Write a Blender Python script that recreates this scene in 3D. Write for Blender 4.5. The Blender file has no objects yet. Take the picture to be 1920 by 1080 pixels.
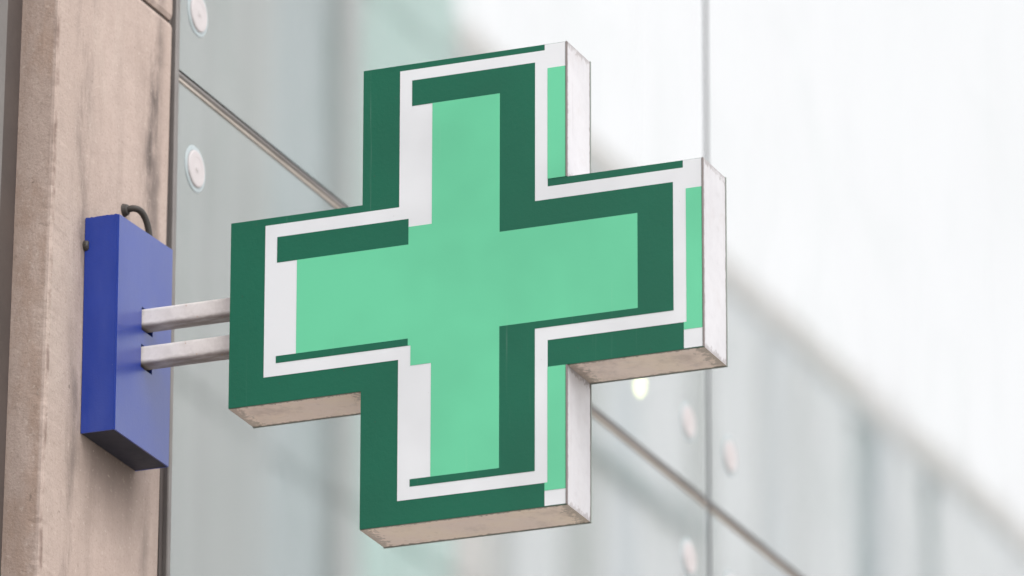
import bpy, bmesh, math, random
from mathutils import Vector, Matrix
random.seed(7)
R = math.radians
scene = bpy.context.scene
col = scene.collection
Z0 = 5.6618            # height of the sign's lower edge above the pavement

# ------------------------------------------------------------------ camera
cd = bpy.data.cameras.new('camera'); cam = bpy.data.objects.new('camera', cd); col.objects.link(cam)
scene.camera = cam
cd.sensor_width = 36.0; cd.lens = 14088.82 / 1920 * 36
cd.clip_start = 0.5; cd.clip_end = 2000
yaw, pitch, roll = R(22.18320562), R(19.65892418), R(0.11048324)
fw = Vector((math.cos(pitch)*math.cos(yaw), math.cos(pitch)*math.sin(yaw), math.sin(pitch)))
rt = fw.cross(Vector((0, 0, 1))).normalized(); up = rt.cross(fw)
rt2 = rt*math.cos(roll) + up*math.sin(roll); up2 = -rt*math.sin(roll) + up*math.cos(roll)
M = Matrix((rt2, up2, -fw)).transposed().to_4x4()
M.translation = Vector((-11.46338, -5.214686, -4.011778 + Z0))
cam.matrix_world = M
cd.dof.use_dof = True; cd.dof.focus_distance = 13.22; cd.dof.aperture_fstop = 3.5

# ------------------------------------------------------------------ sky, sun, exposure
SUN_EL, SUN_AZ = 50.0, -122.0       # azimuth of the direction towards the sun, from +x
world = bpy.data.worlds.new('World'); scene.world = world; world.use_nodes = True
nt = world.node_tree; nt.nodes.clear()
sky = nt.nodes.new('ShaderNodeTexSky'); sky.sky_type = 'NISHITA'; sky.sun_disc = False
sky.sun_elevation = R(SUN_EL); sky.sun_rotation = R(90 - SUN_AZ)
sky.air_density = 1.0; sky.dust_density = 4.0; sky.ozone_density = 1.0
hsv = nt.nodes.new('ShaderNodeHueSaturation'); hsv.inputs['Saturation'].default_value = 0.12
bg = nt.nodes.new('ShaderNodeBackground'); bg.inputs['Strength'].default_value = 0.15
wo = nt.nodes.new('ShaderNodeOutputWorld')
cloud = nt.nodes.new('ShaderNodeMix'); cloud.data_type = 'RGBA'; cloud.inputs[0].default_value = 0.7
cloud.inputs[7].default_value = (6.6, 6.62, 6.75, 1)          # even overcast veil over the clear-sky model
nt.links.new(sky.outputs[0], hsv.inputs['Color']); nt.links.new(hsv.outputs[0], cloud.inputs[6])
nt.links.new(cloud.outputs[2], bg.inputs['Color'])
nt.links.new(bg.outputs[0], wo.inputs['Surface'])
sd = bpy.data.lights.new('sun', 'SUN'); sun = bpy.data.objects.new('sun', sd); col.objects.link(sun)
sd.energy = 0.36; sd.angle = R(40); sd.color = (1.0, 0.965, 0.92)
sdir = Vector((math.cos(R(SUN_EL))*math.cos(R(SUN_AZ)), math.cos(R(SUN_EL))*math.sin(R(SUN_AZ)), math.sin(R(SUN_EL))))
sun.rotation_euler = (-sdir).to_track_quat('-Z', 'Y').to_euler(); sun.location = (-10, -10, 40)
vs = scene.view_settings
vs.view_transform = 'Standard'; vs.look = 'None'; vs.gamma = 1.0; vs.use_curve_mapping = False
vs.exposure = 1.0
cy = scene.cycles
cy.max_bounces = 4; cy.diffuse_bounces = 2; cy.glossy_bounces = 3; cy.transparent_max_bounces = 6

# ------------------------------------------------------------------ material helpers
class Nodes:
    def __init__(s, name):
        s.m = bpy.data.materials.new(name); s.m.use_nodes = True
        s.t = s.m.node_tree; s.t.nodes.clear()
        s.out = s.n('ShaderNodeOutputMaterial')
    def n(s, typ, **kw):
        nd = s.t.nodes.new(typ)
        for k, v in kw.items():
            if k in nd.inputs.keys() if isinstance(k, str) else False: s.set(nd.inputs[k], v)
            else: setattr(nd, k, v)
        return nd
    def set(s, sock, v):
        if hasattr(v, 'is_output') or isinstance(v, bpy.types.NodeSocket): s.t.links.new(v, sock)
        else: sock.default_value = v
    def coord(s, kind='Object', scale=(1, 1, 1), loc=(0, 0, 0)):
        tc = s.n('ShaderNodeTexCoord'); mp = s.n('ShaderNodeMapping')
        s.t.links.new(tc.outputs[kind], mp.inputs['Vector'])
        mp.inputs['Scale'].default_value = scale; mp.inputs['Location'].default_value = loc
        return mp.outputs[0]
    def noise(s, vec, scale, detail=4, rough=0.55, dist=0.0):
        nd = s.n('ShaderNodeTexNoise'); s.t.links.new(vec, nd.inputs['Vector'])
        nd.inputs['Scale'].default_value = scale; nd.inputs['Detail'].default_value = detail
        nd.inputs['Roughness'].default_value = rough; nd.inputs['Distortion'].default_value = dist
        return nd.outputs['Fac']
    def ramp(s, fac, stops):
        nd = s.n('ShaderNodeValToRGB'); s.t.links.new(fac, nd.inputs['Fac'])
        el = nd.color_ramp.elements
        while len(el) < len(stops): el.new(0.5)
        for e, (p, c) in zip(el, stops):
            e.position = p; e.color = (c, c, c, 1) if isinstance(c, (int, float)) else (*c, 1)
        return nd.outputs['Color']
    def mix(s, fac, a, b, mode='MIX'):
        nd = s.n('ShaderNodeMix'); nd.data_type = 'RGBA'; nd.blend_type = mode
        s.set(nd.inputs[0], fac)
        for sock, v in ((nd.inputs[6], a), (nd.inputs[7], b)):
            if isinstance(v, tuple): v = (*v, 1) if len(v) == 3 else v
            s.set(sock, v)
        return nd.outputs[2]
    def math(s, op, a, b=0.0, clamp=False):
        nd = s.n('ShaderNodeMath'); nd.operation = op; nd.use_clamp = clamp
        s.set(nd.inputs[0], a); s.set(nd.inputs[1], b); return nd.outputs[0]
    def sep(s, vec):
        nd = s.n('ShaderNodeSeparateXYZ'); s.t.links.new(vec, nd.inputs[0]); return nd.outputs
    def smooth(s, v, a, b, lo=0.0, hi=1.0):
        nd = s.n('ShaderNodeMapRange'); nd.interpolation_type = 'SMOOTHSTEP'
        s.set(nd.inputs['Value'], v); s.set(nd.inputs['From Min'], a); s.set(nd.inputs['From Max'], b)
        s.set(nd.inputs['To Min'], lo); s.set(nd.inputs['To Max'], hi); return nd.outputs[0]
    def bump(s, h, strength=0.2, dist=0.01):
        nd = s.n('ShaderNodeBump'); s.t.links.new(h, nd.inputs['Height'])
        nd.inputs['Strength'].default_value = strength; nd.inputs['Distance'].default_value = dist
        return nd.outputs[0]
    def bsdf(s, color, rough=0.5, normal=None, metallic=0.0, spec=0.5, **kw):
        b = s.n('ShaderNodeBsdfPrincipled')
        if isinstance(color, tuple): color = (*color, 1)
        s.set(b.inputs['Base Color'], color); s.set(b.inputs['Roughness'], rough)
        b.inputs['Metallic'].default_value = metallic; b.inputs['Specular IOR Level'].default_value = spec
        if normal is not None: s.set(b.inputs['Normal'], normal)
        for k, v in kw.items(): s.set(b.inputs[k], v)
        return b.outputs[0]
    def done(s, surf):
        s.t.links.new(surf, s.out.inputs['Surface']); return s.m

MAT = {}
def vinyl(name, c, peel=0.25, coat=0.0):
    N = Nodes(name); v = N.coord('Object')
    big = N.noise(v, 3.0, 3); fine = N.noise(v, 420, 2)
    c2 = tuple(x*0.86 for x in c)
    base = N.mix(N.smooth(big, .35, .7), c, c2)
    # drip streaks, running down
    st = N.noise(N.coord('Object', (1, 95, 2.2)), 1.0, 3, .6)
    base = N.mix(N.smooth(st, .66, .86, 0, .16), base, (.62, .66, .64))
    # fly specks and grit
    vo = N.n('ShaderNodeTexVoronoi'); N.t.links.new(v, vo.inputs['Vector']); vo.inputs['Scale'].default_value = 75
    vo.inputs['Randomness'].default_value = 1
    pick = N.sep(vo.outputs['Color'])[0]
    sp = N.math('MULTIPLY', N.math('LESS_THAN', vo.outputs['Distance'], .13), N.math('GREATER_THAN', pick, .86))
    base = N.mix(N.math('MULTIPLY', sp, .5), base, (.06, .055, .05))
    bmp = N.bump(N.math('ADD', N.math('MULTIPLY', fine, .35), N.noise(v, 140, 2)), peel, .0015)
    return N.done(N.bsdf(base, N.smooth(big, .3, .7, .3, .42), bmp, 0, .32))
MAT['dark_green'] = vinyl('dark_green_vinyl', (.009, .122, .072))
MAT['light_green'] = vinyl('light_green_vinyl', (.142, .592, .345), .06)
MAT['white_vinyl'] = vinyl('white_vinyl', (.74, .755, .78), .06)

def returns(name, base_a, base_b, grime, grime_amt, streak=.3):
    N = Nodes(name)
    uv = N.n('ShaderNodeUVMap'); uv.uv_map = 'UVMap'
    s = N.sep(uv.outputs[0]); v = N.coord('Object')
    n1 = N.noise(v, 6, 5, .6); n2 = N.noise(v, 55, 4, .65); n3 = N.noise(v, 220, 2)
    base = N.mix(N.smooth(n1, .35, .68), base_a, base_b)
    base = N.mix(N.smooth(n2, .58, .8, 0, .3), base, tuple(x*.72 for x in base_a))
    # rain streaks run across the drop of the panel
    stv = N.noise(N.coord('Object', (60, 60, 3)), 1.0, 3, .6)
    base = N.mix(N.smooth(stv, .55, .8, 0, streak), base, grime)
    # grime creeping in from both long edges and both ends, ragged
    ed = N.math('MINIMUM', s[0], N.math('SUBTRACT', 0.107, s[0]))
    nr = N.noise(N.coord('Object', (1, 1, 1), (2, 3, 1)), 95, 5, .7)
    ragged = N.math('MULTIPLY', N.smooth(nr, .40, .72), .0085*grime_amt)
    gr = N.math('SUBTRACT', 1.0, N.smooth(N.math('SUBTRACT', ed, ragged), .0001, .0020))
    base = N.mix(N.math('MULTIPLY', gr, .62), base, grime)
    s2 = N.math('SUBTRACT', 1.0, N.smooth(N.math('SUBTRACT', s[1], N.math('MULTIPLY', N.smooth(nr, .35, .75), .035*grime_amt)), -.002, .015*grime_amt))
    base = N.mix(N.math('MULTIPLY', s2, .48), base, grime)
    blot = N.noise(N.coord('Object', (1, 1, 1), (7, 1, 5)), 11, 5, .68)
    base = N.mix(N.smooth(blot, .50, .72, 0, .42*grime_amt), base, (.36, .27, .23))
    bmp = N.bump(N.math('ADD', n2, N.math('MULTIPLY', n3, .3)), .16, .002)
    return N.done(N.bsdf(base, N.smooth(n2, .3, .7, .32, .55), bmp))
MAT['return_white'] = returns('white_painted_return', (.585, .575, .595), (.54, .53, .55), (.14, .10, .09), .4, .16)
MAT['return_under'] = returns('stained_underside_return', (.84, .70, .62), (.88, .745, .61), (.085, .075, .05), .9, .2)

def paint(name, c, rough=.4, bumpv=.12, var=.12, dirt=(.1, .08, .07), dirt_amt=.2, spec=.5, scale=30, metallic=0.0):
    N = Nodes(name); v = N.coord('Object')
    n1 = N.noise(v, scale*.2, 5, .6); n2 = N.noise(v, scale*3, 4, .6)
    base = N.mix(N.smooth(n1, .3, .7), c, tuple(x*(1-var) for x in c))
    base = N.mix(N.smooth(n2, .6, .85, 0, dirt_amt), base, dirt)
    bmp = N.bump(n2, bumpv, .002)
    return N.done(N.bsdf(base, N.smooth(n1, .3, .7, rough*.85, rough*1.15), bmp, metallic, spec))

def blue_paint():
    N = Nodes('blue_powder_coat'); v = N.coord('Object')
    n1 = N.noise(v, 9, 5, .6); n2 = N.noise(v, 260, 3, .6); n3 = N.noise(v, 3, 3)
    base = N.mix(N.smooth(n1, .35, .72), (.004, .030, .255), (.007, .035, .28))
    # chalked bloom on the outer plate only grows where the coat is worn
    ch = N.noise(N.coord('Object', (6, 6, 1.6)), 2.0, 4, .6)
    base = N.mix(N.smooth(ch, .42, .8, 0, .05), base, (.36, .42, .66))
    sp = N.noise(v, 120, 2)
    base = N.mix(N.smooth(sp, .76, .82, 0, .5), base, (.5, .52, .6))
    return N.done(N.bsdf(base, N.smooth(n1, .3, .7, .34, .46), N.bump(n2, .22, .0015), 0, .2, **{'Coat Weight': 1.0, 'Coat Roughness': .3, 'Coat IOR': 1.46}))
MAT['blue'] = blue_paint()
MAT['black_plate'] = paint('black_unpainted_steel', (.016, .017, .034), .6, .2, .3)
MAT['bar'] = None
def bar_mat():
    N = Nodes('weathered_galvanised_bar'); v = N.coord('Object'); s = N.sep(v)
    n1 = N.noise(v, 40, 5, .65); n2 = N.noise(N.coord('Object', (60, 14, 60)), 1.0, 5, .7)
    base = N.mix(N.smooth(n1, .3, .7), (.76, .71, .68), (.64, .59, .56))
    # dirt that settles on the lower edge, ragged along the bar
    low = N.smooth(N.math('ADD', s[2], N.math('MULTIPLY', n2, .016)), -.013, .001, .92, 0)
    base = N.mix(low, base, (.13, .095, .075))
    rust = N.noise(v, 70, 3, .6)
    base = N.mix(N.smooth(rust, .68, .76, 0, .85), base, (.42, .19, .05))
    return N.done(N.bsdf(base, .52, N.bump(n1, .25, .002)))
MAT['bar'] = bar_mat()
MAT['cable'] = paint('dusty_black_cable', (.05, .042, .036), .55, .2, .3, (.2, .17, .14), .4)
MAT['dark_frame'] = paint('dark_bronze_frame', (.085, .068, .062), .5, .1, .2, (.12, .1, .09), .3)
MAT['grey_trim'] = paint('grey_aluminium_trim', (.205, .185, .175), .42, .1, .2, (.08, .07, .065), .4, metallic=.25)
MAT['gasket'] = paint('weathered_joint_bar', (.22, .20, .19), .48, .2, .35, (.07, .055, .05), .55, scale=14)
MAT['gasket_lip'] = paint('pale_joint_lip', (.44, .385, .33), .5, .2, .3, (.2, .15, .11), .6, scale=20)
N = Nodes('grey_silicone_joint'); MAT['silicone'] = N.done(N.bsdf((.12, .125, .135), .15, None, 0, .5, IOR=3.4))
MAT['steel_disc'] = paint('brushed_steel_fixing', (.53, .49, .49), .5, .03, .06, (.5, .45, .43), .15)
MAT['clear_ring'] = paint('pale_nylon_ring', (.40, .46, .475), .35, .05, .1)
MAT['mortar'] = paint('dark_mortar', (.10, .085, .075), .9, .4, .3)

def stone(name, a, b):
    N = Nodes(name); v = N.coord('Object'); s = N.sep(v)
    n1 = N.noise(v, 3.4, 6, .62); n2 = N.noise(v, 24, 6, .68); n3 = N.noise(v, 210, 3, .6)
    # position across the face with the batter taken out
    xl = N.math('SUBTRACT', s[0], N.math('MULTIPLY', N.math('SUBTRACT', s[2], Z0 + .5), .0245))
    flank = N.smooth(s[1], .006, .014)
    base = N.mix(N.smooth(n1, .3, .7), a, b)
    base = N.mix(N.smooth(n2, .38, .75, 0, .38), base, tuple(x*.80 for x in b))
    pale = N.noise(N.coord('Object', (7, 7, 2.2), (3, 0, 1)), 1.0, 5, .65)
    base = N.mix(N.smooth(pale, .52, .75, 0, .4), base, (.56, .47, .41))
    # the flank is a browner, blotchier bed of the same stone
    br = N.noise(N.coord('Object', (9, 9, 4), (1, 5, 0)), 1.6, 6, .68)
    base = N.mix(N.math('MULTIPLY', flank, N.smooth(br, .40, .66, .1, .75)), base, (.33, .235, .185))
    # soft rain-washed soot
    st = N.noise(N.coord('Object', (11, 11, .9), (0, 0, 2)), 1.0, 5, .62, .5)
    base = N.mix(N.smooth(st, .46, .78, 0, .40), base, (.21, .165, .14))
    wob = N.math('MULTIPLY', N.math('SUBTRACT', N.noise(v, 4.0, 5, .6), .5), .06)
    xx = N.math('ADD', xl, wob)
    for c0, w, amt, zc, zr in ((-.090, .060, .55, 0, 99), (.190, .060, .95, .93, .45), (.215, .03, .45, 0, 99)):
        g = N.smooth(N.math('ABSOLUTE', N.math('SUBTRACT', xx, c0)), 0, w, 1, 0)
        patch = N.smooth(N.noise(N.coord('Object', (16, 16, 4.2), (0, 0, 7*c0)), 1.0, 6, .7), .40, .66, 0, amt)
        g = N.math('MULTIPLY', g, patch)
        if zr < 50: g = N.math('MULTIPLY', g, N.smooth(N.math('ABSOLUTE', N.math('SUBTRACT', s[2], Z0 + zc)), .05, zr, 1, 0))
        base = N.mix(g, base, (.095, .078, .072))
    # run-off grime plus painted contact shade right below the bracket box
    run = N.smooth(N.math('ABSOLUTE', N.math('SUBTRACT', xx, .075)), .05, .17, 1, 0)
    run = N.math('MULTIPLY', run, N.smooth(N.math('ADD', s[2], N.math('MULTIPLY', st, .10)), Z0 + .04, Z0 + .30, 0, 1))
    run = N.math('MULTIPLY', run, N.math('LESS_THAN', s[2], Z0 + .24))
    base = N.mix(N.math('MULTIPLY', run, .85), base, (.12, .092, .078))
    # worn, iron-stained line along the arris
    ar = N.smooth(N.math('ABSOLUTE', N.math('SUBTRACT', N.math('ADD', xl, N.math('MULTIPLY', N.math('SUBTRACT', n2, .5), .006)), -.2035)), .0, .0075, 1, 0)
    ar = N.math('MULTIPLY', ar, N.smooth(N.noise(v, 16, 4, .6), .42, .62, .0, .7))
    base = N.mix(N.math('MULTIPLY', ar, N.math('SUBTRACT', 1.0, N.smooth(s[1], .010, .016))), base, (.15, .10, .082))
    # grain: crisp pores and pale crystals
    g1 = N.noise(v, 150, 4, .7); g2 = N.noise(N.coord('Object', (1, 1, 1), (4, 2, 9)), 95, 3, .6)
    base = N.mix(N.smooth(g1, .52, .72, 0, .42), base, (.20, .155, .125))
    base = N.mix(N.smooth(g2, .58, .74, 0, .30), base, (.66, .57, .50))
    # chips and pits
    chip = N.noise(v, 30, 2, .4)
    base = N.mix(N.smooth(chip, .735, .755, 0, .6), base, (.15, .12, .10))
    h = N.math('ADD', N.math('MULTIPLY', n2, .7), N.math('MULTIPLY', n3, .3))
    return N.done(N.bsdf(base, .88, N.bump(h, .6, .005), 0, .2))
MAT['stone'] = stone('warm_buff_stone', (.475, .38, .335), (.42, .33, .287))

def glass(name, tint, film, film_amt, seed):
    N = Nodes(name); v = N.coord('Object', (1, 1, 1), (seed, 0, seed*.7))
    wav = N.noise(v, 1.3, 2)
    bmp = N.bump(wav, .004, .05)
    smud = N.noise(N.coord('Object', (1.6, 1, .9), (seed*2, 0, 0)), 1.6, 5, .6)
    fr = N.n('ShaderNodeFresnel'); fr.inputs['IOR'].default_value = 6.5
    gl = N.n('ShaderNodeBsdfGlossy'); gl.inputs['Color'].default_value = (1.0, .982, .988, 1)
    N.set(gl.inputs['Roughness'], N.smooth(smud, .3, .8, .0, .05)); N.t.links.new(bmp, gl.inputs['Normal'])
    df = N.n('ShaderNodeBsdfDiffuse')
    fc = N.mix(N.smooth(smud, .35, .75), film, tuple(x*.9 for x in film))
    streak = N.noise(N.coord('Object', (9, 1, .5), (seed, 0, 0)), 1.0, 4, .6)
    fc = N.mix(N.smooth(streak, .45, .8, 0, .14), fc, (.30, .36, .35))
    cl = N.noise(N.coord('Object', (1.0, 1, .8), (seed*5, 0, 2)), 2.4, 5, .6, 1.2)
    fc = N.mix(N.smooth(cl, .46, .68, 0, .34), fc, (.20, .27, .235))
    N.set(df.inputs['Color'], fc)
    tr = N.n('ShaderNodeBsdfTransparent'); tr.inputs['Color'].default_value = (*tint, 1)
    m1 = N.n('ShaderNodeMixShader'); m1.inputs[0].default_value = film_amt
    N.t.links.new(tr.outputs[0], m1.inputs[1]); N.t.links.new(df.outputs[0], m1.inputs[2])
    m2 = N.n('ShaderNodeMixShader'); N.t.links.new(fr.outputs[0], m2.inputs[0])
    N.t.links.new(m1.outputs[0], m2.inputs[1]); N.t.links.new(gl.outputs[0], m2.inputs[2])
    return N.done(m2.outputs[0])
MAT['glass'] = [glass('frosted_mirror_glass', (.90, .98, .95), (.362, .402, .392), .62, k*3.1) for k in range(2)]
N = Nodes('clear_glass_back'); tr = N.n('ShaderNodeBsdfTransparent'); tr.inputs['Color'].default_value = (.97, .99, .98, 1)
MAT['clear_back'] = N.done(tr.outputs[0])
MAT['curtain'] = paint('pale_curtain', (.62, .63, .60), .9, .05, .2, (.4, .4, .38), .2, spec=.1, scale=4)
MAT['dark_pane'] = paint('dark_tinted_pane', (.20, .19, .19), .2, .02, .15)
MAT['plaster'] = paint('plain_render', (.50, .47, .44), .9, .2, .15, scale=3)

# ------------------------------------------------------------------ geometry helpers
def tag(o, label=None, cat=None, group=None, kind=None):
    if label: o['label'] = label
    if cat: o['category'] = cat
    if group: o['group'] = group
    if kind: o['kind'] = kind
    return o
def link(name, me, mat, parent=None, loc=None):
    o = bpy.data.objects.new(name, me); col.objects.link(o)
    if mat is not None: me.materials.append(mat)
    if parent is not None: o.parent = parent
    if loc is not None: o.location = loc
    return o
def empty(name, loc):
    o = bpy.data.objects.new(name, None); col.objects.link(o); o.location = loc; o.empty_display_size = .1
    return o
def from_bm(name, bm, mat, parent=None, loc=None, smooth=False):
    me = bpy.data.meshes.new(name); bm.normal_update(); bm.to_mesh(me); bm.free()
    if smooth:
        for p in me.polygons: p.use_smooth = True
    return link(name, me, mat, parent, loc)
def box_bm(bm, lo, hi, bevel=0.0, seg=1):
    lo = Vector(lo); hi = Vector(hi); c = (lo+hi)/2; d = hi-lo
    r = bmesh.ops.create_cube(bm, size=1.0)
    for v in r['verts']: v.co = Vector((v.co.x*d.x, v.co.y*d.y, v.co.z*d.z)) + c
    if bevel:
        es = list({e for v in r['verts'] for e in v.link_edges})
        bmesh.ops.bevel(bm, geom=es, offset=bevel, segments=seg, affect='EDGES', profile=.5)
def box(name, lo, hi, mat, parent=None, bevel=0.0, seg=1):
    """box in the parent's local space, origin at its own centre"""
    lo = Vector(lo); hi = Vector(hi); c = (lo+hi)/2
    bm = bmesh.new(); box_bm(bm, lo-c, hi-c, bevel, seg)
    return from_bm(name, bm, mat, parent, c)
def prism_x(name, poly_uv, x0, x1, mat, parent):
    """polygon given as (u = distance out from sign's wall end, v = height), extruded in x"""
    bm = bmesh.new()
    a = [bm.verts.new((x0, -u, v)) for u, v in poly_uv]
    b = [bm.verts.new((x1, -u, v)) for u, v in poly_uv]
    n = len(a)
    bm.faces.new(a); bm.faces.new(list(reversed(b)))
    for i in range(n): bm.faces.new((a[i], b[i], b[(i+1) % n], a[(i+1) % n]))
    bmesh.ops.recalc_face_normals(bm, faces=bm.faces)
    bmesh.ops.triangulate(bm, faces=[f for f in bm.faces if len(f.verts) > 4])
    return from_bm(name, bm, mat, parent)
def tube(name, pts, r, mat, parent=None, sides=10, loc=None):
    bm = bmesh.new(); rings = []
    P = [Vector(p) for p in pts]
    for i, p in enumerate(P):
        t = (P[min(i+1, len(P)-1)] - P[max(i-1, 0)]).normalized()
        a = t.cross(Vector((.3, .2, 1))).normalized(); b = t.cross(a)
        rings.append([bm.verts.new(p + (a*math.cos(2*math.pi*k/sides) + b*math.sin(2*math.pi*k/sides))*r) for k in range(sides)])
    for i in range(len(rings)-1):
        for k in range(sides):
            bm.faces.new((rings[i][k], rings[i][(k+1) % sides], rings[i+1][(k+1) % sides], rings[i+1][k]))
    bm.faces.new(rings[0]); bm.faces.new(list(reversed(rings[-1])))
    bmesh.ops.recalc_face_normals(bm, faces=bm.faces)
    return from_bm(name, bm, mat, parent, loc, True)
def lathe_y(name, prof, mat, parent=None, loc=None, seg=40):
    """profile of (radius, y) turned about the y axis"""
    bm = bmesh.new(); rings = []
    for r, y in prof:
        rings.append([bm.verts.new((r*math.cos(2*math.pi*k/seg), y, r*math.sin(2*math.pi*k/seg))) for k in range(seg)] if r > 1e-6 else [bm.verts.new((0, y, 0))])
    for A, B in zip(rings, rings[1:]):
        for k in range(seg):
            k2 = (k+1) % seg
            if len(A) == 1 and len(B) == 1: continue
            if len(A) == 1: bm.faces.new((A[0], B[k], B[k2]))
            elif len(B) == 1: bm.faces.new((A[k], B[0], A[k2]))
            else: bm.faces.new((A[k], B[k], B[k2], A[k2]))
    bmesh.ops.recalc_face_normals(bm, faces=bm.faces)
    return from_bm(name, bm, mat, parent, loc)

WALL = 0.2548          # face of the stone pier
GL = 0.2650            # outer face of the glass

# ------------------------------------------------------------------ setting: ground
MAT['paving'] = paint('pale_paving', (.54, .505, .465), .8, .2, .2, (.2, .19, .18), .3, scale=3)
MAT['asphalt'] = paint('worn_asphalt', (.11, .11, .112), .85, .4, .2, (.03, .03, .03), .3, scale=5)
MAT['kerb'] = paint('granite_kerb', (.36, .35, .34), .8, .3, .2)
MAT['line'] = paint('road_paint', (.70, .69, .64), .7, .2, .2)
g = box('ground', (-400, -400, -.6), (400, 400, -.13), MAT['paving']); tag(g, kind='structure')
g = box('road', (-400, -8.6, -.2), (400, -3.2, -.118), MAT['asphalt']); tag(g, kind='structure')
g = box('pavement', (-400, -3.0, -.4), (400, 12, 0), MAT['paving']); tag(g, kind='structure')
g = box('kerb', (-400, -3.2, -.4), (400, -3.0, .003), MAT['kerb'], None, .02); tag(g, kind='structure')
g = box('kerb', (-400, -8.8, -.4), (400, -8.6, .003), MAT['kerb'], None, .02); tag(g, kind='structure')
g = box('pavement', (-400, -12.2, -.4), (400, -8.8, 0), MAT['paving']); tag(g, kind='structure')

# ------------------------------------------------------------------ the building behind the facade
bld = empty('shop_building', (0, GL + .75, 0))
tag(bld, 'plain rendered building body behind the glass front', 'building')
box('wall', (-14, 0, .002), (14, 12, 13), MAT['plaster'], bld)
box('roof', (-14.2, -.2, 13.0), (14.2, 12.2, 13.25), MAT['plaster'], bld)

# ------------------------------------------------------------------ glass facade
fac = empty('glass_facade', (0, GL, 0))
tag(fac, 'pale frosted glass facade with round steel bolts and dark joints beside the stone pier', 'glass facade')
XS = [0.308, 3.112, 5.935, 8.76, 11.58]
ZJ = Z0 + 1.050
ZS = [ZJ - 6.62, ZJ - 4.9, ZJ - 2.45, ZJ, ZJ + 2.45, ZJ + 4.9]
disc_protos = {}
def fixing(x, z):
    if not disc_protos:
        ringp = lathe_y('fixing_disc', [(0, -.0046), (.009, -.0046), (.0094, -.0042), (.0225, -.0042), (.0229, -.0046), (.0325, -.0046), (.0348, -.0036), (.0355, -.002), (.0355, .0)], MAT['steel_disc'], fac, (x, -.0005, z))
        rg = lathe_y('washer_ring', [(.0356, -.0012), (.0440, -.0012), (.0450, .0)], MAT['clear_ring'], ringp, (-.001, .0002, 0))
        bo = lathe_y('bolt_head', [(0, -.0056), (.0055, -.0056), (.0060, -.0050), (.0060, -.0040)], MAT['steel_disc'], ringp, (0, 0, 0), 6)
        disc_protos['d'] = ringp; disc_protos['k'] = [rg, bo]
        return
    o = disc_protos['d'].copy(); col.objects.link(o); o.location = (x, -.0005, z); o.rotation_euler = (0, random.uniform(0, 3), 0)
    for k in disc_protos['k']:
        c = k.copy(); col.objects.link(c); c.parent = o
gap_v, gap_h = .0115, .0110
for i in range(len(XS)-1):
    for j in range(len(ZS)-1):
        x0 = XS[i] + (gap_v if i else .004); x1 = XS[i+1] - gap_v
        z0 = ZS[j] + gap_h; z1 = ZS[j+1] - gap_h
        pane = box('glass_pane', (x0, 0, z0), (x1, .012, z1), MAT['glass'][(i+j) % 2], fac)
        pane.data.materials.append(MAT['clear_back'])
        for pf in pane.data.polygons:
            if pf.normal.y > -.5: pf.material_index = 1
        for xx in (XS[i] + (.107 if i == 0 else .132), XS[i+1] - .125):
            for zz in (ZS[j] + .150, ZS[j+1] - .160):
                fixing(xx, zz)
for j in range(1, len(ZS)):
    for i in range(len(XS)-1):
        bm = bmesh.new()
        x0 = XS[i] + (gap_v if i else .004) ; x1 = XS[i+1] - gap_v
        # rounded weather bar in the horizontal joint
        n = 10; L = []
        for xx in (x0, x1):
            L.append([bm.verts.new((xx, .004 - .008*math.sin(math.pi*k/n), ZS[j] - gap_h + .002 + (2*gap_h-.004)*k/n)) for k in range(n+1)])
        for k in range(n): bm.faces.new((L[0][k], L[1][k], L[1][k+1], L[0][k+1]))
        bm.faces.new(L[0]); bm.faces.new(list(reversed(L[1]))); bm.faces.new((L[0][0], L[0][n], L[1][n], L[1][0]))
        bmesh.ops.recalc_face_normals(bm, faces=bm.faces)
        wb = from_bm('joint_bar', bm, MAT['gasket'], fac)
        box('joint_lip', (x0, -.003, ZS[j] - gap_h - .002), (x1, .003, ZS[j] - gap_h + .003), MAT['gasket_lip'], wb)
for i in range(1, len(XS)):
    box('vertical_joint', (XS[i] - gap_v + .0004, .003, ZS[0]), (XS[i] + gap_v - .0004, .012, ZS[-1]), MAT['silicone'], fac)
# steel edge trim between pier and glass, leaning as the pier does
def lean(x, z): return x + .021*(z - (Z0 + .5))
def lean_box(name, x0, x1, y0, y1, z0, z1, mat, parent, kl=1.0, kr=1.0, bevel=0, seg=1):
    bm = bmesh.new(); box_bm(bm, (x0, y0, z0), (x1, y1, z1), bevel, seg)
    xm = (x0+x1)/2
    for v in bm.verts:
        k = kl if v.co.x < xm else kr
        v.co.x += k*.021*(v.co.z - (Z0 + .5))
    return from_bm(name, bm, mat, parent)
box('edge_trim', (.2955, -.013, ZS[0]), (.3115, .010, ZS[-1]), MAT['grey_trim'], fac, .002)
box('edge_trim', (.2800, -.004, ZS[0]), (.2950, .014, ZS[-1]), MAT['dark_frame'], fac, .001)

# curtain hung behind the glass
bm = bmesh.new()
nx = 700; prev = None; ph = [random.uniform(0, 6) for _ in range(8)]
for i in range(nx+1):
    x = .31 + 11.2*i/nx
    y = .42 + .030*math.sin(x*23 + ph[0] + 1.4*math.sin(x*3.1)) + .018*math.sin(x*41 + ph[1] + 2*math.sin(x*2.3 + 1)) + .03*math.sin(x*6.1 + ph[2])
    cur = [bm.verts.new((x, GL + y, Z0 - 5.6)), bm.verts.new((x, GL + y*.98 + .008, Z0 + 5.9))]
    if prev: bm.faces.new((prev[0], cur[0], cur[1], prev[1]))
    prev = cur
cu = from_bm('curtain', bm, MAT['curtain'], None, None, True)
tag(cu, 'pale grey full-height curtain seen hazily through the frosted glass', 'curtain')

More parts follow.
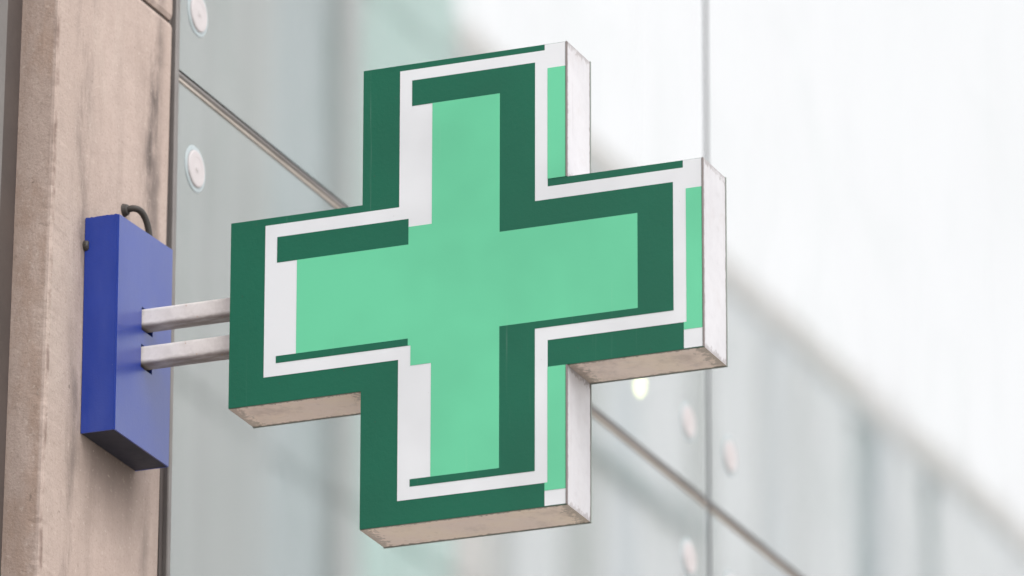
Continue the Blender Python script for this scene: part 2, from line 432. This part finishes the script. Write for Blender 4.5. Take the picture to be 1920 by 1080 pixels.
# lit spot lamp behind the glass
N = Nodes('lamp_glow'); em = N.n('ShaderNodeEmission'); em.inputs['Color'].default_value = (1.0, 1.0, .42, 1); em.inputs['Strength'].default_value = 2.3
MAT['glow'] = N.done(em.outputs[0])
lp = empty('hanging_lamp', (2.946, .36, Z0 + 1.283))
tag(lp, 'small lit bulb glowing yellow behind the glass below the cross', 'lamp')
bm = bmesh.new(); bmesh.ops.create_uvsphere(bm, u_segments=20, v_segments=12, radius=.015)
for v in bm.verts: v.co.z *= 1.9
from_bm('bulb', bm, MAT['glow'], lp, None, True)
tube('lamp_holder', [(0, 0, .03), (0, 0, .09)], .017, MAT['steel_disc'], lp)
tube('cord', [(0, 0, .09), (0, 0, 2.0)], .003, MAT['cable'], lp, 6)

# ------------------------------------------------------------------ stone pier
pier = empty('stone_pier', (0, WALL, 0))
tag(pier, 'weathered buff stone pier carrying the blue bracket box', 'pier')
PL, PRT = -.2095, .2680
zj = [-.0, Z0 - 3.3, Z0 - 1.6, Z0 - .35, Z0 + 1.133, Z0 + 2.6, Z0 + 4.1]
def stone_block(z0, z1):
    bm = bmesh.new()
    # cross-section: flat face, chipped arris on the left, return going back
    nz = 170
    ch = [0.0]*(nz+1); e2 = [0.0]*(nz+1); c1 = c2 = 0.0
    for i in range(nz+1):
        c1 = c1*.82 + random.gauss(0, .00055); c2 = c2*.9 + random.gauss(0, .0006)
        ch[i] = abs(c1) + (random.uniform(.0005, .0014) if random.random() < .04 else 0); e2[i] = c2
    prof = [(PRT, .0), (PRT-.004, -.0), (.1, 0), (-.06, 0), (-.13, .0), (PL+.010, .0), (PL+.004, .0012), (PL+.001, .004), (PL, .009), (PL, .03), (PL, .075), (PL, .10)]
    rows = []
    for i in range(nz+1):
        z = z0 + (z1-z0)*i/nz; row = []
        for k, (x, y) in enumerate(prof):
            dx = dy = 0
            if k in (5, 6, 7, 8):
                dx += ch[i]*.8; dy += ch[i]*.7
            if k in (10,): dy += e2[i]*1.2
            lx = x + .021*(z - (Z0 + .5)) * (1.25 if x < 0 else .9)
            if i in (0, nz) and y < .02: dy += .004
            row.append(bm.verts.new((lx+dx, y+dy, z)))
        rows.append(row)
    for A, B in zip(rows, rows[1:]):
        for k in range(len(prof)-1): bm.faces.new((A[k], A[k+1], B[k+1], B[k]))
    # right flank and caps
    for A in (rows[0], rows[-1]):
        pass
    back0 = [bm.verts.new((r[0].co.x, .10, r[0].co.z)) for r in (rows[0], rows[-1])]
    bm.faces.new([r[0] for r in rows] + [back0[1], back0[0]])
    bm.faces.new(rows[0] + [back0[0]]); bm.faces.new(rows[-1] + [back0[1]])
    bmesh.ops.recalc_face_normals(bm, faces=bm.faces)
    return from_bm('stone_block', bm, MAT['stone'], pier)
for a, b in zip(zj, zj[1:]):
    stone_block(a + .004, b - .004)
lean_box('mortar_core', PL + .012, PRT - .012, .008, .12, 0, zj[-1], MAT['mortar'], pier, 1.25, .9)

# dark window at the left of the pier
win = empty('side_window', (-.30, WALL + .074, 0))
tag(win, 'dark framed window just visible at the far left edge', 'window')
lean_box('frame', -.028, .13, 0, .06, 0, Z0 + 4.1, MAT['dark_frame'], win, 1.25, 1.25)
lean_box('outer_frame', -.095, -.028, -.03, .06, 0, Z0 + 4.1, MAT['grey_trim'], win, 1.25, 1.25)
lean_box('pane', -1.4, -.096, .02, .03, 0, Z0 + 4.1, MAT['dark_pane'], win, 0, 1.25)

# ------------------------------------------------------------------ blue bracket box
BX0, BX1 = -.0734, .1583
BY0 = .1874                               # outer plate
BZ0, BZ1 = .2188, .6240
bk = empty('bracket_box', (0, 0, Z0))
tag(bk, 'blue metal bracket box on the stone pier with two bars holding the cross', 'bracket')
BARX = (.034, .074); BARZ = ((.3750, .4090), (.4460, .4795))
# outer plate with two slots, chamfered rim
bm = bmesh.new()
xs = [BX0, BARX[0]-.004, BARX[1]+.004, BX1]
zs = [BZ0, BARZ[0][0]-.007, BARZ[0][1]+.003, BARZ[1][0]-.007, BARZ[1][1]+.003, BZ1]
V = {(i, k): bm.verts.new((xs[i], BY0, zs[k] + (.0085*(xs[i]-BX0)/(BX1-BX0) if k == 5 else 0))) for i in range(4) for k in range(6)}
for i in range(3):
    for k in range(5):
        if i == 1 and k in (1, 3): continue
        bm.faces.new((V[i, k], V[i+1, k], V[i+1, k+1], V[i, k+1]))
r = bmesh.ops.extrude_face_region(bm, geom=list(bm.faces))
for e in r['geom']:
    if isinstance(e, bmesh.types.BMVert): e.co.y += .003
bmesh.ops.recalc_face_normals(bm, faces=bm.faces)
es = [e for e in bm.edges if all(abs(v.co.y-BY0) < 1e-6 for v in e.verts) and (all(abs(v.co.x-BX0) < 1e-5 for v in e.verts) or all(abs(v.co.x-BX1) < 1e-5 for v in e.verts))]
bmesh.ops.bevel(bm, geom=es, offset=.0022, segments=2, affect='EDGES')
from_bm('outer_plate', bm, MAT['blue'], bk)
# left side plate with a ragged top edge, right side plate
for x0, x1, top in ((BX0 + .0004, BX0 + .0032, BZ1 + .001), (BX1 - .0032, BX1 - .0004, BZ1 + .006)):
    bm = bmesh.new(); n = 16; A = []
    for k in range(n+1):
        y = BY0 + .0032 + (WALL - BY0 - .0042)*k/n
        t = top + random.uniform(-.0009, .0006)
        A.append([bm.verts.new((x0, y, BZ0)), bm.verts.new((x0, y, t)), bm.verts.new((x1, y, t)), bm.verts.new((x1, y, BZ0))])
    for P, Q in zip(A, A[1:]):
        for k in range(4): bm.faces.new((P[k], P[(k+1) % 4], Q[(k+1) % 4], Q[k]))
    bm.faces.new(A[0]); bm.faces.new(list(reversed(A[-1])))
    bmesh.ops.recalc_face_normals(bm, faces=bm.faces)
    from_bm('side_plate', bm, MAT['blue'], bk)
box('bottom_plate', (BX0 + .0036, BY0 + .0034, BZ0 + .0004), (BX1 - .0036, WALL - .0012, BZ0 + .0028), MAT['black_plate'], bk)
box('back_plate', (BX0 + .0036, WALL - .0030, BZ0 + .0032), (BX1 - .0036, WALL - .0006, BZ1 - .006), MAT['black_plate'], bk)
for z0, z1 in BARZ:
    c = Vector(((BARX[0]+BARX[1])/2, (.002 + WALL - .004)/2, (z0+z1)/2))
    bm = bmesh.new(); box_bm(bm, (BARX[0]-c.x, -.0045-c.y, z0-c.z), (BARX[1]-c.x, WALL-.004-c.y, z1-c.z), .005, 3)
    from_bm('support_bar', bm, MAT['bar'], bk, c)
lathe_y('fixing_lug', [(0, -.009), (.007, -.009), (.010, -.006), (.010, 0)], MAT['cable'], bk, (BX0 + .002, WALL - .0004, .572), 16)

# cable looping out of the stone into the box
pts = []
P0 = [(.088, WALL + .012, .694), (.088, .246, .696), (.092, .234, .697), (.102, .226, .693), (.113, .222, .681), (.121, .220, .664), (.126, .220, .642), (.128, .222, .60)]
for i in range(len(P0)-1):
    for k in range(4):
        t = k/4; a = Vector(P0[max(i-1, 0)]); b = Vector(P0[i]); c_ = Vector(P0[i+1]); d = Vector(P0[min(i+2, len(P0)-1)])
        pts.append(.5*((2*b) + (c_-a)*t + (2*a-5*b+4*c_-d)*t*t + (3*b-a-3*c_+d)*t*t*t))
pts.append(Vector(P0[-1]))
cb = empty('power_cable', (0, 0, Z0)); tag(cb, 'short dark cable looping from the stone into the top of the blue box', 'cable')
tube('sheath', pts, .0062, MAT['cable'], cb)
lathe_y('wall_gland', [(.0060, -.010), (.010, -.008), (.0115, -.003), (.0125, 0)], MAT['cable'], cb, (.088, WALL - .0003, .6950), 16)

# ------------------------------------------------------------------ the pharmacy cross
W_, a_, H_, T_ = .9, .25475, .85883, .10730
MAT['back'] = paint('grey_green_back_sheet', (.30, .34, .31), .5, .1, .2, (.06, .05, .04), .6, scale=20)
sign = empty('pharmacy_cross_sign', (0, 0, Z0))
tag(sign, 'green and white cross-shaped pharmacy sign projecting from the wall', 'sign')
U = [0, a_, W_-a_, W_]; Vv = [0, a_, H_-a_, H_]
CROSS = [(U[0], Vv[2]), (U[1], Vv[2]), (U[1], Vv[3]), (U[2], Vv[3]), (U[2], Vv[2]), (U[3], Vv[2]), (U[3], Vv[1]), (U[2], Vv[1]), (U[2], Vv[0]), (U[1], Vv[0]), (U[1], Vv[1]), (U[0], Vv[1])]
def inset(poly, d):
    n = len(poly); out = []
    for i in range(n):
        p0 = Vector(poly[i-1]); p1 = Vector(poly[i]); p2 = Vector(poly[(i+1) % n])
        e1 = (p1-p0).normalized(); e2 = (p2-p1).normalized()
        n1 = Vector((e1.y, -e1.x)); n2 = Vector((e2.y, -e2.x))      # clockwise polygon: inward is right of travel
        out.append(tuple(p1 + (n1 + n2)*d))
    return out
# side panels: twelve folded sheets, mitred at the corners
inn = inset(CROSS, .003)
for i in range(12):
    j = (i+1) % 12
    p, q, pi, qi = CROSS[i], CROSS[j], inn[i], inn[j]
    L = (Vector(q)-Vector(p)).length
    under = abs(p[1]-q[1]) < 1e-6 and q[0] < p[0]
    bm = bmesh.new(); uvl = bm.loops.layers.uv.new('UVMap')
    nseg = 40
    grid = []
    for k in range(nseg+1):
        t = k/nseg
        wob = (random.gauss(0, .00035) if 0 < k < nseg else 0)
        o_ = Vector(p).lerp(Vector(q), t); i_ = Vector(pi).lerp(Vector(qi), t)
        grid.append([bm.verts.new((.0 , -o_.x, o_.y)), bm.verts.new((T_, -o_.x, o_.y)), bm.verts.new((T_, -i_.x, i_.y)), bm.verts.new((.0, -i_.x, i_.y))])
    for k in range(nseg):
        for m in range(4):
            f = bm.faces.new((grid[k][m], grid[k+1][m], grid[k+1][(m+1) % 4], grid[k][(m+1) % 4]))
            for lp_, kk in zip(f.loops, (k, k+1, k+1, k)):
                v = lp_.vert.co
                lp_[uvl].uv = (v.x, min(L*kk/nseg, L - L*kk/nseg))
    bm.faces.new(grid[0]); bm.faces.new(list(reversed(grid[-1])))
    bmesh.ops.recalc_face_normals(bm, faces=bm.faces)
    from_bm('side_panel', bm, MAT['return_under'] if under else MAT['return_white'], sign)
# face panel and the vinyl on it
face = prism_x('face_panel', inset(CROSS, .0006), -.0030, -.0002, MAT['dark_green'], sign)
prism_x('back_panel', inset(CROSS, -.0012), T_ + .0003, T_ + .0030, MAT['back'], sign)
P = {
 'white_outline': [(0.3264, 0.847), (0.6034, 0.847), (0.6034, 0.8588), (0.6453, 0.8588), (0.6453, 0.8123), (0.6089, 0.8123), (0.6089, 0.5896), (0.8629, 0.5896), (0.8629, 0.6041), (0.9, 0.6041), (0.9, 0.55), (0.8681, 0.55), (0.8681, 0.3043), (0.6089, 0.3043), (0.6089, 0.0436), (0.3264, 0.0436), (0.3264, 0.3043), (0.0681, 0.3043), (0.0681, 0.5896), (0.3264, 0.5896)],
 'white_patch_a': [(0.8629, 0.2905), (0.9, 0.2905), (0.9, 0.2548), (0.8629, 0.2548)],
 'white_patch_b': [(0.6034, 0.029), (0.6453, 0.029), (0.6453, 0), (0.6034, 0)],
 'light_green_strip_a': [(0.6089, 0.8123), (0.6453, 0.8123), (0.6453, 0.6041), (0.6089, 0.6041)],
 'light_green_strip_b': [(0.8681, 0.55), (0.9, 0.55), (0.9, 0.2905), (0.8629, 0.2905), (0.8629, 0.3043), (0.8681, 0.3043)],
 'light_green_strip_c': [(0.6089, 0.2548), (0.6453, 0.2548), (0.6453, 0.029), (0.6034, 0.029), (0.6034, 0.0436), (0.6089, 0.0436)],
 'dark_band_a': [(0.3499, 0.8263), (0.5852, 0.8263), (0.5852, 0.5653), (0.8442, 0.5653), (0.8442, 0.3282), (0.5852, 0.3282), (0.5852, 0.0672), (0.3499, 0.0672), (0.3499, 0.0808), (0.5183, 0.0808), (0.5183, 0.3414), (0.7777, 0.3414), (0.7777, 0.517), (0.5183, 0.517), (0.5183, 0.7778), (0.3499, 0.7778)],
 'dark_band_b': [(0.0915, 0.5653), (0.3447, 0.5653), (0.3447, 0.517), (0.0915, 0.517)],
 'dark_band_c': [(0.0915, 0.3414), (0.3447, 0.3414), (0.3447, 0.3282), (0.0915, 0.3282)],
 'light_green_cross': [(0.3891, 0.7778), (0.5183, 0.7778), (0.5183, 0.517), (0.7777, 0.517), (0.7777, 0.3414), (0.5183, 0.3414), (0.5183, 0.0808), (0.3891, 0.0808), (0.3891, 0.2905), (0.3499, 0.2905), (0.3499, 0.3282), (0.3447, 0.3282), (0.3447, 0.3414), (0.1303, 0.3414), (0.1303, 0.517), (0.3447, 0.517), (0.3447, 0.55), (0.3891, 0.55)],
}
def clip(u, v):          # keep the print just inside the face and clear of the right-hand edge trim
    if abs(u-.6453) < 1e-4: u = .6453 - .0028
    if abs(u-.9) < 1e-4: u = .9 - .0028
    if abs(v-.8588) < 1e-4: v = .8588 - .0012
    if abs(v-.6041) < 1e-4 and u > .86: v = .6041 - .0012
    if abs(v) < 1e-6: v = .0014
    if abs(v-.2548) < 1e-4 and u > .86: v = .2548 + .0014
    return u, v
for k, poly in P.items():
    nm = k.rstrip('abc').rstrip('_') if k[-2] == '_' else k
    lay = 1 if k.startswith('white') else 2
    mat = MAT['white_vinyl'] if k.startswith('white') else MAT['light_green'] if k.startswith('light') else MAT['dark_green']
    prism_x(nm, [clip(*q) for q in poly], -.0030 - .0005*lay, -.0030 - .0005*(lay-1) + .0001*0 - .00005, mat, face)
# aluminium edge strips on the three street-side ends
for u, v0, v1 in ((U[2], Vv[2], Vv[3]), (U[3], Vv[1], Vv[2]), (U[2], Vv[0], Vv[1])):
    box('edge_strip', (-.0046, -u - .0008, v0 + .0002), (-.0032, -u + .0020, v1 - .0002), MAT['return_white'], sign, .0003)

# ------------------------------------------------------------------ the building across the street (seen mirrored in the glass)
ob = empty('office_building', (0, 2*GL - (GL + 12), 0))
tag(ob, 'pale green and stone office block across the street, mirrored in the glass', 'building')
RZ = Z0 + 14.12
def glazed(name, c):
    N = Nodes(name); v = N.coord('Object')
    base = N.mix(N.smooth(N.noise(v, .4, 3), .3, .7), c, tuple(x*.88 for x in c))
    return N.done(N.bsdf(base, .12, None, 0, .5, IOR=1.9))
MAT['clad_white'] = glazed('white_glazed_cladding', (.82, .86, .88))
MAT['clad_ice'] = glazed('ice_blue_cladding', (.62, .69, .74))
MAT['clad_mint'] = glazed('mint_glass_cladding', (0.44, 0.72, 0.64))
MAT['clad_teal'] = glazed('blue_grey_cladding', (0.37, 0.46, 0.475))
MAT['clad_grey'] = glazed('pale_grey_cladding', (0.36, 0.38, 0.365))
MAT['clad_pale'] = glazed('pale_green_cladding', (0.42, 0.455, 0.435))
MAT['clad_dark'] = glazed('slate_blue_cladding', (.30, .36, .40))
MAT['corn'] = paint('beige_parapet_stone', (.82, .79, .76), .8, .05, .1, scale=1)
box('wall', (18, -14, .002), (62, -.25, RZ - .3), MAT['corn'], ob)
cols = [(20, 22.5, 'pale'), (22.5, 24.2, 'grey'), (24.2, 25.4, 'teal'), (25.4, 25.9, 'pale'), (25.9, 26.3, 'grey'), (26.3, 26.6, 'pale'), (26.6, 26.85, 'grey'), (26.85, 27.1, 'pale'), (27.1, 27.45, 'grey'), (27.45, 27.65, 'pale'), (27.65, 28.0, 'teal'),
        (28.0, 28.3, 'teal'), (28.3, 28.7, 'teal'), (28.7, 29.05, 'grey'), (29.05, 29.6, 'mint'), (29.6, 29.8, 'mint'), (29.8, 30.55, 'mint'), (30.55, 31.2, 'corn'),
        (38.15, 38.75, 'teal'), (38.75, 39.0, 'ice'), (39.0, 39.75, 'white'), (39.75, 40.1, 'teal'), (40.1, 42.6, 'white'), (42.6, 43.5, 'ice'), (43.5, 46, 'white'), (46, 49, 'pale'), (49, 52, 'white')]
xa = 31.2
while xa < 38.1:                      # narrow upright cladding strips
    xb = min(38.15, xa + random.choice((.18, .25, .4, .55)))
    if 38.15 - xb < .15: xb = 38.15
    cols.append((xa, xb, random.choice(('white', 'white', 'ice', 'pale')))); xa = xb
for (x0, x1, m) in cols:
    mat = MAT['corn'] if m == 'corn' else MAT['clad_'+m]
    zt = RZ - .28 if x0 > 30.5 else RZ + 3.17
    k = 0
    while zt > 1 and k < 5:
        zb = zt - 3.5
        box('cladding_panel', (x0 + .01, -.25, zb + .02), (x1 - .01, -.05 if m not in ('dark', 'teal') else -.12, zt - .02), mat, ob)
        zt = zb; k += 1
box('cornice', (30.56, -.25, RZ - .20), (62, -.03, RZ), MAT['corn'], ob)
box('shadow_gap', (30.56, -.25, RZ - .29), (62, -.06, RZ - .205), MAT['clad_ice'], ob)
box('tower_wall', (18, -14, RZ - .29), (30.54, -.26, RZ + 3.2), MAT['corn'], ob)
box('tower_parapet', (17.9, -14.1, RZ + 3.21), (30.58, -.02, RZ + 3.5), MAT['corn'], ob)
box('balcony_ledge', (32.2, -.05, Z0 + 11.85), (34.9, .04, Z0 + 11.95), MAT['clad_teal'], ob)
